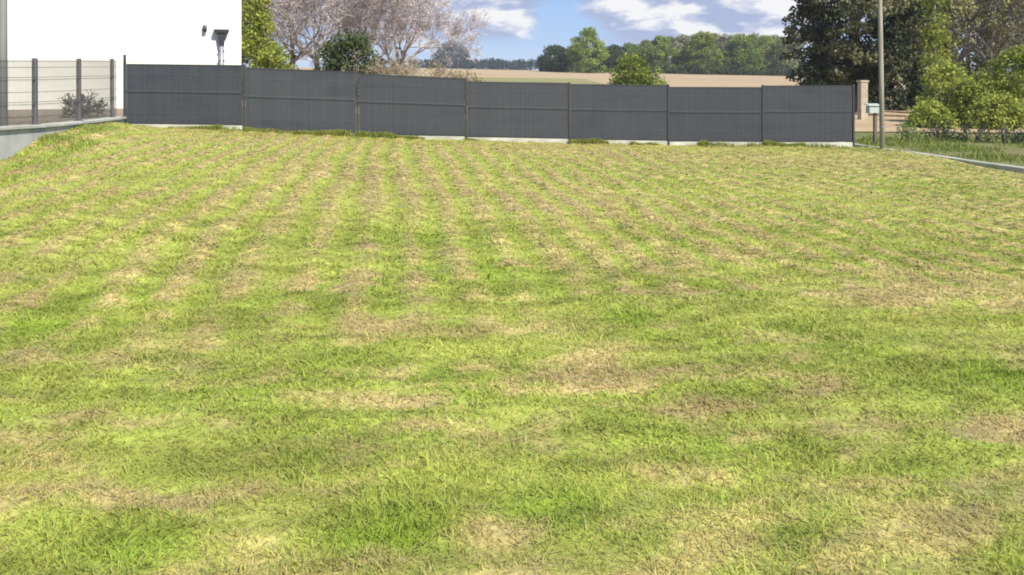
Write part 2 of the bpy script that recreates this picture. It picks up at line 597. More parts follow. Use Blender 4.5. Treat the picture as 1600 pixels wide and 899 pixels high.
# wear and growth that stand out: (photo column, row, half-width, half-height, kind, amount)
PATCH = [(600, 385, 190, 20, 'g', .8), (560, 480, 130, 26, 'g', .6), (770, 445, 130, 26, 'g', .5), (980, 510, 70, 16, 'g', .7),
         (480, 830, 0, 0, 'g', 0), (880, 810, 110, 40, 'g', 1.0), (1420, 735, 60, 24, 'g', .9), (600, 870, 130, 40, 'g', 1.0),
         (220, 885, 80, 30, 'g', .7), (1120, 715, 150, 26, 'g', .5), (1560, 600, 70, 40, 'g', .6), (1330, 520, 120, 22, 'g', .5),
         (260, 640, 170, 36, 'g', .4), (60, 560, 140, 90, 'g', .5), (1580, 860, 60, 40, 'g', .5), (380, 500, 90, 20, 'g', .5),
         (1180, 460, 140, 18, 'g', .4), (90, 215, 150, 16, 'g', .8), (1000, 370, 120, 14, 'g', .4), (1430, 270, 130, 14, 'g', .6),
         (620, 530, 70, 24, 'd', .9), (1100, 650, 120, 26, 'd', 1.0), (930, 590, 110, 22, 'd', .8), (1330, 625, 80, 22, 'd', .7),
         (280, 825, 90, 22, 's', 1.0), (450, 832, 70, 20, 's', .8), (1080, 755, 110, 18, 'd', .9), (1450, 830, 110, 40, 'd', .8),
         (1550, 685, 80, 18, 's', .8), (850, 700, 30, 16, 's', .9), (640, 655, 90, 14, 'd', .7), (690, 690, 80, 14, 'd', .8),
         (330, 735, 100, 22, 'd', .5), (790, 850, 90, 28, 'd', .8), (1300, 590, 90, 18, 'd', .6), (1010, 420, 80, 14, 'd', .7),
         (450, 285, 80, 24, 'd', .7), (130, 310, 100, 26, 'd', .7), (660, 300, 140, 40, 'd', .6), (890, 300, 130, 40, 'd', .6),
         (1110, 860, 60, 26, 's', .6), (730, 800, 70, 18, 's', .5), (1250, 760, 60, 16, 's', .7), (950, 230, 500, 14, 'd', .5),
         (450, 235, 190, 20, 'd', .6), (1500, 640, 50, 14, 's', .6), (400, 880, 60, 16, 'd', .5), (100, 790, 110, 40, 'd', .4)]


def patch_fields(x, y):
    z = EYE - lawn_z(x, y)
    yy = np.maximum(y, 0.4)
    px, py = 800 + x / yy * F, HY + z / yy * F
    wob = (fbm(x * 2.2, y * 2.2, 31, 3) - 0.5) * 1.3
    out = {k: np.zeros_like(x) for k in 'gds'}
    for cx_, cy_, wx, wy, k, a in PATCH:
        if a == 0:
            continue
        Yc = EYE * F / (cy_ - HY)
        X0, wX = (cx_ - 800) / F * Yc, wx / F * Yc
        wY = max(wy / (cy_ - HY) * Yc, 0.10)
        r2 = ((x - X0) / wX) ** 2 + ((y - Yc) / wY) ** 2
        out[k] = np.maximum(out[k], a * sstep(1.5, 0.25, np.sqrt(r2) + wob))
    return out


def lawn_fields(x, y):
    s, w_ = sw(x, y)
    q = w_ + W0
    P = patch_fields(x, y)
    big = fbm(x * 0.45, y * 0.45, 3, 3)
    yt = y - 0.22 * x                                    # swathes lie a little askew
    lay = fbm(x * 0.85 + 3, yt * 3.4, 15, 4)             # long low swathes left by the mower's passes
    mid = 0.6 * lay + 0.4 * fbm(x * 2.1 + 5, y * 2.1, 12, 4)
    fine = fbm(x * 5.0, yt * 9.0, 23, 3)
    far = sstep(6.0, 9.5, q)
    # windrows of cuttings left by the mower, running away from the camera and fanning a little
    ph = x * math.cos(R(7.5)) + y * math.sin(R(7.5)) + 0.09 * (fbm(s * 0.9, w_ * 0.4, 44, 3) - 0.5) * 4
    row = 0.5 + 0.5 * np.sin(2 * PI * ph / 0.40)
    brk = fbm(ph * 2.5, w_ * 0.8, 47, 2)
    rowamt = sstep(4.5, 7.5, q + 0.35 * np.maximum(-x, 0)) * (1 - 0.5 * sstep(16, 19.5, q)) * (0.45 + 0.8 * fbm(x * 0.35, y * 0.35, 61, 2)) * (0.55 + 0.9 * brk)
    dry = 0.36 + 0.5 * (big - 0.5) + (2.25 - 1.2 * far) * (mid - 0.5) + 0.8 * (fine - 0.5)
    dry = dry + 0.02 + 0.10 * sstep(9, 17, q) + rowamt * 0.95 * (row - 0.5)
    dry = dry + 0.34 * P['d'] + 0.30 * P['s'] - 0.34 * P['g'] - 0.08 * sstep(-2, -5, x)
    green = np.clip(0.40 + 1.7 * (0.5 * lay + 0.5 * fbm(x * 1.4, y * 1.4, 71, 4) - 0.5) * (1 - 0.4 * far) + 0.4 * P['g'] - 0.1 * P['d'] - 0.16 * far, 0, 1)
    soil = np.clip(0.95 * P['s'] * sstep(0.34, 0.52, fbm(x * 2.5, yt * 7.0, 85, 3)) + 2.6 * (fbm(x * 1.8, yt * 5.5, 81, 3) - 0.66), 0, 1)
    pinkk = np.clip(0.42 + 1.4 * (fbm(x * 0.9, y * 1.6, 91, 3) - 0.5) + 0.3 * P['d'], 0, 1)
    return np.clip(dry, 0, 1), green, soil, pinkk, row, rowamt


def lawn_colour(x, y, jit=None):
    dry, green, soil, pinkk, row, ra = lawn_fields(x, y)
    if jit is not None:
        dry = np.clip(dry + jit, 0, 1)
    g = YELLOW + (GREEN - YELLOW) * np.clip(green * 1.25, 0, 1)[:, None]
    g = g + (BRIGHT - g) * sstep(0.62, 1.0, green)[:, None]
    d = STRAW + (PINK - STRAW) * pinkk[:, None]
    k = sstep(0.30, 0.78, dry)[:, None]
    c = g * (1 - k) + d * k
    tone = 0.35 * fbm(x * 1.0 + 8, (y - 0.22 * x) * 4.0, 151, 3) + 0.65 * fbm(x * 3.2 + 8, (y - 0.22 * x) * 9.5, 157, 3)      # paler and deeper sorts of grass in streaks
    fr = 1 - 0.45 * sstep(7, 11, y)
    c = c * (1.0 + fr * (0.40 * sstep(0.30, 0.70, tone) - 0.20))[:, None]
    return c, dry, green, soil, row, ra


# the turf itself: a fine sheet with the mower's ridges in relief
ls = np.linspace(-0.15, 17.95, 320)
lq = np.concatenate((np.linspace(-6, 1.0, 24), np.linspace(1.05, 12, 300), np.linspace(12.06, W0 - 0.02, 140)))
S, Qq = np.meshgrid(ls, lq)
lx, ly = xy(S.ravel(), Qq.ravel() - W0)


def turf_z(x, y):
    dry, green, soil, pinkk, row, ra = lawn_fields(x, y)
    z = lawn_z(x, y)
    return z + 0.050 * ra * (row - 0.5) + 0.06 * (fbm(x * 2.2, y * 4.2, 7, 3) - 0.5) + 0.03 * (fbm(x * 9, y * 9, 8, 2) - 0.5) - 0.02 * soil


lz = turf_z(lx, ly)
lc, ldry, lgreen, lsoil, lrow, lra = lawn_colour(lx, ly)
lc = lc * 0.85 * (1 - lsoil[:, None]) + SOIL * lsoil[:, None]
nx, ny = len(ls), len(lq)
ii = np.arange((ny - 1) * (nx - 1))
aa = (ii // (nx - 1)) * nx + ii % (nx - 1)
Q = np.stack((aa, aa + 1, aa + nx + 1, aa + nx), 1)
tag(sheet('lawn', np.stack((lx, ly, lz), 1), Q, col_mat('turf', 0, 0.95, 28, 0.45, 0.5), {'col': lc}), kind='structure')


def blades(x, y, z, h, wid, ang, lean, col, flat=False):
    """one bent grass blade (quad + tip) per entry, all in one mesh"""
    n = len(x)
    dx, dy = np.cos(ang), np.sin(ang)
    va = RNG.uniform(0, 2 * PI, n)
    px_, py_ = np.cos(va), np.sin(va)
    if flat:
        px_, py_ = -dy, dx
    V = np.zeros((n, 5, 3))
    for k, (f, hw, hz) in enumerate(((0, .5, 0), (0, -.5, 0), (.38, -.45, .62), (.38, .45, .62), (1, 0, 1))):
        V[:, k, 0] = x + dx * lean * f + px_ * wid * hw
        V[:, k, 1] = y + dy * lean * f + py_ * wid * hw
        V[:, k, 2] = z + h * hz
    base = (np.arange(n) * 5)[:, None]
    L = np.concatenate((base + np.array([0, 1, 2, 3]), base + np.array([3, 2, 4])), 1).ravel()
    sizes = np.tile([4, 3], n)
    return V.reshape(-1, 3), L, sizes, np.repeat(col, 5, 0)


def scatter(qa, qb, dens, margin=1.3):
    """points over the lawn between two depths from the camera"""
    x1 = 0.577 * qb * 1.12 + margin
    n = int(dens * 2 * x1 * (qb - qa))
    x = RNG.uniform(-x1, x1, n)
    y = RNG.uniform(qa, qb, n)
    s, w_ = sw(x, y)
    k = (np.abs(x) < 0.577 * y * 1.12 + margin) & (s > -0.05) & (s < 17.85) & (w_ < -0.1)
    return x[k], y[k]


VV, LL, SS, CC = [], [], [], []
off = 0


def push(r):
    global off
    V_, L_, S_, C_ = r
    VV.append(V_)
    LL.append(L_ + off)
    SS.append(S_)
    CC.append(C_)
    off += len(V_)


for qa, qb, dens, wd in ((1.6, 3.6, 13000, 0.0036), (3.6, 6, 6500, 0.0050), (6, 9.5, 2600, 0.0085), (9.5, 14, 1000, 0.013), (14, 24, 460, 0.019)):
    x, y = scatter(qa, qb, dens)
    n = len(x)
    c, dry, green, soil, row, ra = lawn_colour(x, y, RNG.normal(0, 0.14, n))
    keep = RNG.uniform(0, 1, n) > 0.85 * soil + 0.2 * dry
    x, y, c, dry, green, row, ra = (a[keep] for a in (x, y, c, dry, green, row, ra))
    n = len(x)
    z = turf_z(x, y) - 0.006
    tuft = fbm(x * 4, y * 4, 55, 2)
    h = (0.010 + 0.030 * tuft + 0.004 * green) * RNG.uniform(0.5, 1.3, n) * (1 - 0.45 * dry)
    c = c * RNG.uniform(0.84, 1.22, (n, 1)) * (1 + RNG.normal(0, 0.05, (n, 3)))
    h = np.where(RNG.uniform(0, 1, n) < 0.04, h * 1.9, h)
    push(blades(x, y, z, h, wd * RNG.uniform(0.7, 1.4, n), RNG.uniform(0, 2 * PI, n), h * RNG.uniform(0.4, 2.2, n), c))
# cuttings: dry stalks lying on the turf, thickest in the windrows and dry patches
for qa, qb, dens, wd, ln in ((1.6, 4, 3400, 0.0032, 0.060), (4, 7, 1500, 0.0052, 0.085), (7, 12, 620, 0.010, 0.13), (12, 24, 230, 0.019, 0.20)):
    x, y = scatter(qa, qb, dens)
    n = len(x)
    c, dry, green, soil, row, ra = lawn_colour(x, y)
    keep = RNG.uniform(0, 1, n) < (1 - 0.75 * soil) * np.clip(0.05 + 1.25 * dry * dry + 0.5 * ra * (row - 0.45), 0, 1)
    x, y, dry, soil = x[keep], y[keep], dry[keep], soil[keep]
    n = len(x)
    z = turf_z(x, y) + RNG.uniform(0.0, 0.016, n) * (1 - 0.5 * soil)
    pk = np.clip(RNG.normal(0.35, 0.3, n), 0, 1)[:, None]
    c = (STRAW * (1 - pk) + PINK * pk) * RNG.uniform(0.65, 1.22, (n, 1))
    grn = (RNG.uniform(0, 1, n) < 0.35)[:, None]
    c = np.where(grn, YELLOW * RNG.uniform(0.7, 1.2, (n, 1)), c)
    dirn = math.atan2(NN[1], NN[0]) + RNG.normal(0, 0.9, n)
    push(blades(x, y, z, RNG.uniform(-0.004, 0.010, n), wd * RNG.uniform(0.6, 1.3, n), dirn, ln * RNG.uniform(0.4, 1.3, n), c, True))
me = np_mesh('grass', np.concatenate(VV), np.concatenate(LL), np.concatenate(SS), {'col': np.clip(np.concatenate(CC), 0.005, 0.9)})
g = link('grass', me, col_mat('grass_blade', 0.30, 0.6))
tag(g, 'short mown grass with dry cuttings lying all over the lawn', 'grass', kind='stuff')

# longer weeds along the foot of the rear fence, the side wall and the kerb
VV, LL, SS, CC = [], [], [], []
off = 0


def fringe(sa, sb, wa, wb, n, hh, cbase, zf=lawn_z, clump=0.5, wd=0.014):
    s = RNG.uniform(sa, sb, n)
    w_ = RNG.uniform(wa, wb, n)
    x, y = xy(s, w_)
    cl = fbm(s * 0.9 + 3, w_ * 0.9, 301, 3)
    k = cl > clump * RNG.uniform(0.8, 1.15, n)
    x, y, cl = x[k], y[k], cl[k]
    m = len(x)
    h = hh * RNG.uniform(0.4, 1.2, m) * (0.3 + 1.4 * np.clip(cl - clump + 0.12, 0, 0.5) * 2)
    c = np.array(cbase) * RNG.uniform(0.6, 1.35, (m, 1)) * (1 + RNG.normal(0, 0.08, (m, 3)))
    push(blades(x, y, zf(x, y) - 0.01, h, wd * RNG.uniform(0.6, 1.3, m), RNG.uniform(0, 2 * PI, m), h * RNG.uniform(0.1, 0.8, m), c))


for xa, xb in ((200, 232), (264, 346), (382, 545), (557, 662), (724, 842), (888, 948), (984, 1048), (1090, 1102), (1192, 1252)):
    ta, tb = [((px - 800) / F + .4365) / (.1269 - .0249 * (px - 800) / F) * 2.5 for px in (xa, xb)]
    fringe(ta, tb, -0.22, -0.05, int(2300 * (tb - ta)), 0.12, (0.27, 0.29, 0.065), clump=0.42)
fringe(0.0, 17.5, -0.30, -0.06, 5000, 0.13, (0.22, 0.24, 0.06), clump=0.56)
fringe(0.2, 17.5, -0.9, -0.2, 5000, 0.035, (0.36, 0.35, 0.10), clump=0.42)
fringe(0.0, 0.35, -6.0, -0.1, 4500, 0.07, (0.30, 0.34, 0.08), clump=0.46)
fringe(0.0, 0.8, -11.5, -0.1, 6000, 0.05, (0.28, 0.33, 0.07), clump=0.40)
fringe(17.9, 18.2, -3.2, 0.5, 1200, 0.04, (0.24, 0.30, 0.09), zf=lambda x, y: 0 * x - 0.325, clump=0.5)
fringe(16.8, 17.86, -14, -0.05, 8000, 0.040, (0.24, 0.32, 0.08), clump=0.40)
fringe(18.2, 27, -4.5, 3.2, 17000, 0.11, (0.19, 0.23, 0.05), zf=ground_z, clump=0.42, wd=0.02)
fringe(-7, -0.5, -9, 3.5, 5000, 0.08, (0.28, 0.22, 0.11), zf=ground_z, clump=0.45, wd=0.02)
me = np_mesh('weeds', np.concatenate(VV), np.concatenate(LL), np.concatenate(SS), {'col': np.clip(np.concatenate(CC), 0.005, 0.9)})
tag(link('weeds', me, col_mat('weed_blade', 0.35, 0.6)), 'longer green weeds growing along the edges of the lawn', 'weeds', kind='stuff')

# ------------------------------------------------------------------ the rear fence
D3, N3, UP = Vector((D[0], D[1], 0)), Vector((NN[0], NN[1], 0)), Vector((0, 0, 1))


def P3(s, w_, z):
    x, y = xy(s, w_)
    return Vector((float(x), float(y), float(z)))


fence = empty('screen_fence', P3(8.75, 0, 0), 'long dark grey privacy fence closing off the far side of the lawn', 'fence')
FO = Vector(fence.location)  # the panels are built about the fence's foot


def fsub(p):
    return p - FO


# tops and feet of each bay (left, right) read off the photo
TOPS = [(100, 102), (106, 112), (115, 123), (127.5, 130), (131.5, 133), (136, 136.5), (134, 133.5)]
FEET = [(193, 196), (203, 208), (210, 213), (214, 217), (218, 220), (221, 222), (222, 222)]
NX = 60
for i in range(7):
    sa, sb = 2.5 * i + 0.035, 2.5 * (i + 1) - 0.035
    Ya, Yb = float(xy(sa, 0)[1]), float(xy(sb, 0)[1])
    zt = (zat(TOPS[i][0], Ya), zat(TOPS[i][1], Yb))
    zb = (zat(FEET[i][0], Ya), zat(FEET[i][1], Yb))
    lerp = lambda p, k: p[0] * (1 - k) + p[1] * k
    mb = MB()
    levels = [0.0, 0.155, 0.175, 0.195, 0.50, 0.52, 0.54, 0.56, 0.80, 0.82, 0.84, 1.0]
    offs = [0, 0, -0.003, 0, 0, -0.006, -0.006, 0, 0, -0.003, 0, 0]
    npitch = 48
    for j in range(npitch):                       # upright strips threaded through the mesh, one beside the other
        k0, k1 = (j + 0.012) / npitch, (j + 0.988) / npitch
        tw = random.uniform(-0.002, 0.002)
        dw = random.uniform(-0.0015, 0.0015)
        vs = []
        for lv, of in zip(levels, offs):
            for kk, sg in ((k0, 1), (k1, -1)):
                zz = lerp(zb, kk) + (lerp(zt, kk) - lerp(zb, kk)) * lv
                vs.append(fsub(P3(sa + (sb - sa) * kk, of * 0.75 + dw + sg * tw, zz)))
        n0 = len(vs)
        vs += [v + N3 * 0.006 for v in vs]
        fs = []
        for r in range(len(levels) - 1):
            a = r * 2
            fs.append((a, a + 1, a + 3, a + 2))
            fs.append((n0 + a, n0 + a + 2, n0 + a + 3, n0 + a + 1))
            fs.append((a, a + 2, n0 + a + 2, n0 + a))
            fs.append((a + 1, n0 + a + 1, n0 + a + 3, a + 3))
        mb.add(vs, fs)
    panel = mb.build('screen_panel', M['slat'], fence)
    wm = MB()
    for lv, of in ((0.015, 0), (0.53, -.010), (0.985, 0)):
        pa = fsub(P3(sa, of - 0.005, zb[0] + (zt[0] - zb[0]) * lv))
        pb = fsub(P3(sb, of - 0.005, zb[1] + (zt[1] - zb[1]) * lv))
        wm.tube([pa, pb], 0.003, 4)
    for j in range(npitch + 1):
        kk = j / npitch
        pts = [fsub(P3(sa + (sb - sa) * kk, of - 0.004, lerp(zb, kk) + (lerp(zt, kk) - lerp(zb, kk)) * lv + (0.03 if lv == 1 else 0)))
               for lv, of in zip(levels, offs)]
        wm.tube(pts, 0.0022, 3, False)
    wm.build('wire_mesh', M['wire'], panel)
    # the concrete board that closes the foot of the bay
    bb = MB()
    pts = []
    for ss, z0 in ((sa - 0.005, zb[0]), (sb + 0.005, zb[1])):
        for ww in (-0.025, 0.025):
            pts.append((ss, ww, z0 - 0.012))
            pts.append((ss, ww, z0 - 0.34))
    vs = [fsub(P3(*p)) for p in pts]
    bb.add(vs, [(0, 1, 5, 4), (2, 6, 7, 3), (0, 4, 6, 2), (1, 3, 7, 5), (0, 2, 3, 1), (4, 5, 7, 6)])
    bb.build('base_board', M['board'], fence, bevel=0.008)
for i in range(8):
    s = 2.5 * i
    Y = float(xy(s, 0)[1])
    tl = TOPS[max(i - 1, 0)][1] if i else TOPS[0][0] - 13
    tr = TOPS[min(i, 6)][0] if i < 7 else TOPS[6][1]
    ztop = zat(min(tl, tr) - 0.3, Y)
    zbot = float(lawn_z(*xy(s, -0.1))) - 0.35
    pm = MB()
    pm.box(fsub(P3(s, 0.0, (ztop + zbot) / 2)), (0.05, 0.06, ztop - zbot), D3, N3)
    post = pm.build('post', M['dark_metal'], fence, bevel=0.004)
    cm_ = MB()
    cm_.box(fsub(P3(s, 0.0, ztop + 0.008)), (0.056, 0.066, 0.014), D3, N3)
    cm_.build('post_cap', M['dark'], post, bevel=0.003)

# ------------------------------------------------------------------ the side fence and its low wall
def wall_s(w_):
    return -0.12 + 0.0 * w_


def wall_top(w_):               # climbs towards the camera
    return np.interp(w_, [-9.5, -5.2, -2.6, 0.6], [0.93, 0.75, 0.675, 0.60])


wl = MB()
secs = np.linspace(-9.5, 0.35, 18)
rows_ = []
for w_ in secs:
    zt_ = float(wall_top(w_))
    for ds, z in ((0.12, -0.2), (0.12, zt_ - 0.05), (-0.12, zt_ - 0.05), (-0.12, -0.2)):
        rows_.append(P3(-0.12 + ds, w_, z))
fs = []
for i in range(len(secs) - 1):
    for k in range(4):
        k2 = (k + 1) % 4
        fs.append((i * 4 + k, (i + 1) * 4 + k, (i + 1) * 4 + k2, i * 4 + k2))
fs += [(0, 1, 2, 3), tuple((len(secs) - 1) * 4 + k for k in (3, 2, 1, 0))]
lw = empty('low_wall', P3(-0.12, -4, 0), 'low pale concrete wall under the open wire fence on the left', 'wall')
LO = Vector(lw.location)
wl.add([p - LO for p in rows_], fs)
wl.build('wall_body', M['concrete'], lw, bevel=0.01)
cp = MB()
for a, b in zip(np.linspace(-9.5, 0.40, 11)[:-1], np.linspace(-9.5, 0.40, 11)[1:]):
    vs = []
    for w_ in (a + 0.006, b - 0.006):
        zt_ = float(wall_top(w_))
        for ds, dz in ((0.16, -0.047), (0.16, 0.0), (-0.16, 0.0), (-0.16, -0.047)):
            vs.append(P3(-0.12 + ds, w_, zt_ + dz) - LO)
    cp.add(vs, [(0, 1, 2, 3), (7, 6, 5, 4), (0, 4, 5, 1), (1, 5, 6, 2), (2, 6, 7, 3), (3, 7, 4, 0)])
cp.build('coping', M['pale_concrete'], lw, bevel=0.006)

side = empty('wire_fence', P3(-0.16, -4, 0), 'open grey wire mesh fence on a low wall in front of the white house', 'fence')
SO = Vector(side.location)
sp_w = [-7.85, -5.33, -2.88, -0.42]
for i, w_ in enumerate(sp_w):
    z0, z1 = float(wall_top(w_)), zat(94, float(xy(-0.16, w_)[1])) + 0.015
    b = MB()
    b.box(P3(-0.16, w_, (z0 + z1) / 2) - SO, (0.07, 0.07, z1 - z0), D3, N3)
    p = b.build('post', M['side_post'], side, bevel=0.004)
    b = MB()
    b.box(P3(-0.16, w_, z1 + 0.008) - SO, (0.076, 0.076, 0.014), D3, N3)
    b.build('post_cap', M['dark'], p, bevel=0.003)
    b = MB()
    b.box(P3(-0.16, w_, z0 + 0.006) - SO, (0.14, 0.14, 0.012), D3, N3)
    b.build('base_plate', M['side_post'], p)
for a, b in zip(sp_w, sp_w[1:] + [-0.03]):
    wm = MB()
    a2, b2 = a + 0.04, b - 0.04
    za = (float(wall_top(a2)) + 0.03, zat(96, float(xy(-0.16, a2)[1])))
    zb2 = (float(wall_top(b2)) + 0.03, zat(96, float(xy(-0.16, b2)[1])))
    lv_ = [0, .1, .3, .34, .5, .7, .74, .9, 1.0]
    for lv in lv_:
        of = 0.03 if lv in (.34, .74) else 0
        wm.tube([P3(-0.155 + of, a2, za[0] + (za[1] - za[0]) * lv) - SO, P3(-0.155 + of, b2, zb2[0] + (zb2[1] - zb2[0]) * lv) - SO], 0.005, 4)
    n = max(2, int((b2 - a2) / 0.05))
    for j in range(n + 1):
        k = j / n
        wm.tube([P3(-0.155, a2 + (b2 - a2) * k, za[0] * (1 - k) + zb2[0] * k) - SO,
                 P3(-0.155, a2 + (b2 - a2) * k, za[1] * (1 - k) + zb2[1] * k + 0.02) - SO], 0.0036, 4, False)
    wm.build('wire_mesh', M['side_wire'], side)

# ------------------------------------------------------------------ kerb on the right
kb = MB()
ks = np.arange(-16.0, 1.6, 1.0)
for a in ks:
    b_ = a + 0.994
    vs = []
    for w_ in (a, b_):
        zt_ = -0.325 + 0.006 * math.sin(w_ * 2.1)
        for ds, z in ((0.0, -0.75), (0.0, zt_ - 0.012), (0.012, zt_), (0.188, zt_), (0.20, zt_ - 0.012), (0.20, -0.75)):
            vs.append(P3(17.95 + ds, w_, z))
    kb.add(vs, [(k, (k + 1) % 6, 6 + (k + 1) % 6, 6 + k) for k in range(6)] + [(5, 4, 3, 2, 1, 0), (6, 7, 8, 9, 10, 11)])
tag(kb.build('kerb', M['kerb']), kind='structure')

# ------------------------------------------------------------------ the house
HA = R(20)
DH, NH = Vector((math.cos(HA), math.sin(HA), 0)), Vector((-math.sin(HA), math.cos(HA), 0))
HC = Vector((at(377, 27.0), 27.0, 0.30))          # foot of its right-hand corner
house = empty('house', HC, 'white rendered house wall rising behind the fences on the left', 'house')
HL, HD_, HH = 13.0, 8.5, 5.6


def hp(a, b, z):                # along the front to the left, back, up
    return DH * (-a) + NH * b + UP * z


hb = MB()
vs = [hp(0, 0, -.3), hp(HL, 0, -.3), hp(HL, HD_, -.3), hp(0, HD_, -.3), hp(0, 0, HH), hp(HL, 0, HH), hp(HL, HD_, HH), hp(0, HD_, HH),
      hp(0, HD_ / 2, HH + 2.9), hp(HL, HD_ / 2, HH + 2.9)]
hb.add(vs, [(0, 4, 5, 1), (1, 5, 9, 6, 2), (2, 6, 7, 3), (3, 7, 8, 4, 0), (4, 8, 9, 5), (7, 6, 9, 8)])
hb.build('wall', M['render'], house)
pl = MB()
zp = zat(93, 26.3) - HC.z
pl.box(hp(HL / 2, -0.012, zp / 2 - 0.15), (HL - 0.004, 0.028, zp + 0.3), DH, NH)
pl.build('plinth', M['plinth'], house, bevel=0.004)
rb = MB()
for sg in (0, 1):
    e = -0.35 if sg == 0 else HD_ + 0.35
    z0 = HH - 0.24
    v = [hp(-.25, e, z0), hp(HL + .25, e, z0), hp(HL + .25, HD_ / 2, HH + 2.92), hp(-.25, HD_ / 2, HH + 2.92)]
    rb.add(v + [p + UP * 0.14 for p in v], [(0, 1, 2, 3), (7, 6, 5, 4), (0, 4, 5, 1), (1, 5, 6, 2), (2, 6, 7, 3), (3, 7, 4, 0)])
rb.build('roof', M['tile'], house)


def front(px):                   # distance from the corner along the front at a photo column
    u = (px - 800) / F
    # HC + DH*(-a): x - u*y = 0
    return (HC.x - u * HC.y) / (DH.x - u * DH.y)


a = front(346)
Yp = HC.y - DH.y * a
zz = lambda py: zat(py, Yp) - HC.z
pb_ = MB()
pb_.tube([hp(a, -0.075, -0.25), hp(a, -0.075, zz(58))], 0.075, 12)
pipe = pb_.build('downpipe', M['zinc'], house, True)
hb = MB()
wv = 0.20
z1, z2, z3 = zz(72), zz(52), zz(46.5)
v = []
for z, hw, dp in ((z1, 0.075, 0.16), (z2, 0.11, 0.2), (z2 + 0.002, wv, 0.24), (z3, wv + 0.02, 0.26)):
    v += [hp(a + hw, -0.004, z), hp(a - hw, -0.004, z), hp(a - hw, -dp, z), hp(a + hw, -dp, z)]
f = [(0, 1, 2, 3)]
for r in range(3):
    for k in range(4):
        k2 = (k + 1) % 4
        f.append((r * 4 + k, r * 4 + 4 + k, r * 4 + 4 + k2, r * 4 + k2))
f.append((12, 15, 14, 13))
hb.add(v, f)
hb.build('rain_hopper', M['dark'], pipe, bevel=0.006)
for py in (80, 95):
    b = MB()
    b.box(hp(a, -0.07, zz(py)), (0.18, 0.135, 0.03), DH, NH)
    b.build('pipe_bracket', M['dark'], pipe)
a2 = front(320)
Yp = HC.y - DH.y * a2
b = MB()
b.box(hp(a2, -0.02, zz(45)), (0.11, 0.04, 0.18), DH, NH)
lamp = b.build('wall_lamp', M['zinc'], house, bevel=0.01)
b = MB()
b.tube([hp(a2, -0.10, zz(50)), hp(a2, -0.10, zz(40))], 0.06, 12)
b.build('lamp_shade', M['dark'], lamp, True)

# ------------------------------------------------------------------ poles and roadside pieces
gpole = empty('utility_pole', (at(4.5, 17), 17, 0.45), 'tall plain grey pole at the left edge beside the white house', 'pole')
b = MB()
b.tube([(0, 0, -0.4), (0, 0, 4), (0, 0, 7.5)], [0.085, 0.075, 0.062], 16)
b.build('shaft', M['galv'], gpole, True)
b = MB()
b.tube([(0, 0, 7.5), (0, 0, 7.53)], 0.075, 16)
b.build('cap', M['dark'], gpole)
b = MB()
b.tube([(0, 0, 0.0), (0, 0, 0.04)], 0.16, 16)
b.build('base_flange', M['galv'], gpole)

wp = empty('utility_pole', (at(1379, 22.3), 22.3, -0.36), 'slim weathered pole past the right end of the grey fence', 'pole')
b = MB()
b.tube([(0, 0, -0.5), (-0.035, 0, 2), (-0.09, 0, 5), (-0.13, 0, 8)], [0.062, 0.058, 0.052, 0.044], 14)
b.build('shaft', M['wood_pole'], wp, True)
b = MB()
b.tube([(-0.13, 0, 8.0), (-0.131, 0, 8.06)], [0.055, 0.04], 14)
b.build('cap', M['zinc'], wp)
b = MB()
b.tube([(-0.012, 0, 0.55), (-0.013, 0, 0.59)], 0.067, 14)
b.build('band', M['zinc'], wp)

Yc = 24.5
zc = float(ground_z(at(1365, Yc), Yc))
cab = empty('meter_box', (at(1364, Yc), Yc, zc), 'small pale grey box on a stake beside the slim pole', 'box', rz=R(8))
b = MB()
zb0, zb1 = zat(177, Yc) - zc, zat(166, Yc) - zc
b.box((0, 0, (zb0 + zb1) / 2), (0.32, 0.20, zb1 - zb0))
b.build('body', M['cabinet'], cab, bevel=0.012)
b = MB()
b.add([(-.19, -.13, zb1 + .002), (.19, -.13, zb1 + .002), (.19, .13, zb1 + .04), (-.19, .13, zb1 + .04),
       (-.19, -.13, zb1 + .03), (.19, -.13, zb1 + .03), (.19, .13, zb1 + .07), (-.19, .13, zb1 + .07)],
      [(3, 2, 1, 0), (4, 5, 6, 7), (0, 1, 5, 4), (1, 2, 6, 5), (2, 3, 7, 6), (3, 0, 4, 7)])
b.build('lid', M['cabinet'], cab, bevel=0.006)
b = MB()
b.box((0.06, 0, (zb0 - 0.3) / 2), (0.08, 0.08, zb0 + 0.3 - 0.004))
b.build('stake', M['bark'], cab, bevel=0.006)

Yc = 35.0
zc = float(ground_z(at(1348, Yc), Yc))
pil = empty('gate_pillar', (at(1348, Yc), Yc, zc), 'pale stone pillar standing in the shade at the right end of the grey fence', 'pillar', rz=R(6))
b = MB()
zt_ = zat(129, Yc) - zc
b.box((0, 0, zt_ / 2 - 0.15), (0.29, 0.29, zt_ + 0.3))
b.build('shaft', M['stone'], pil, bevel=0.015)
b = MB()
b.box((0, 0, zt_ + 0.043), (0.35, 0.35, 0.08))
b.build('capstone', M['stone'], pil, bevel=0.008)

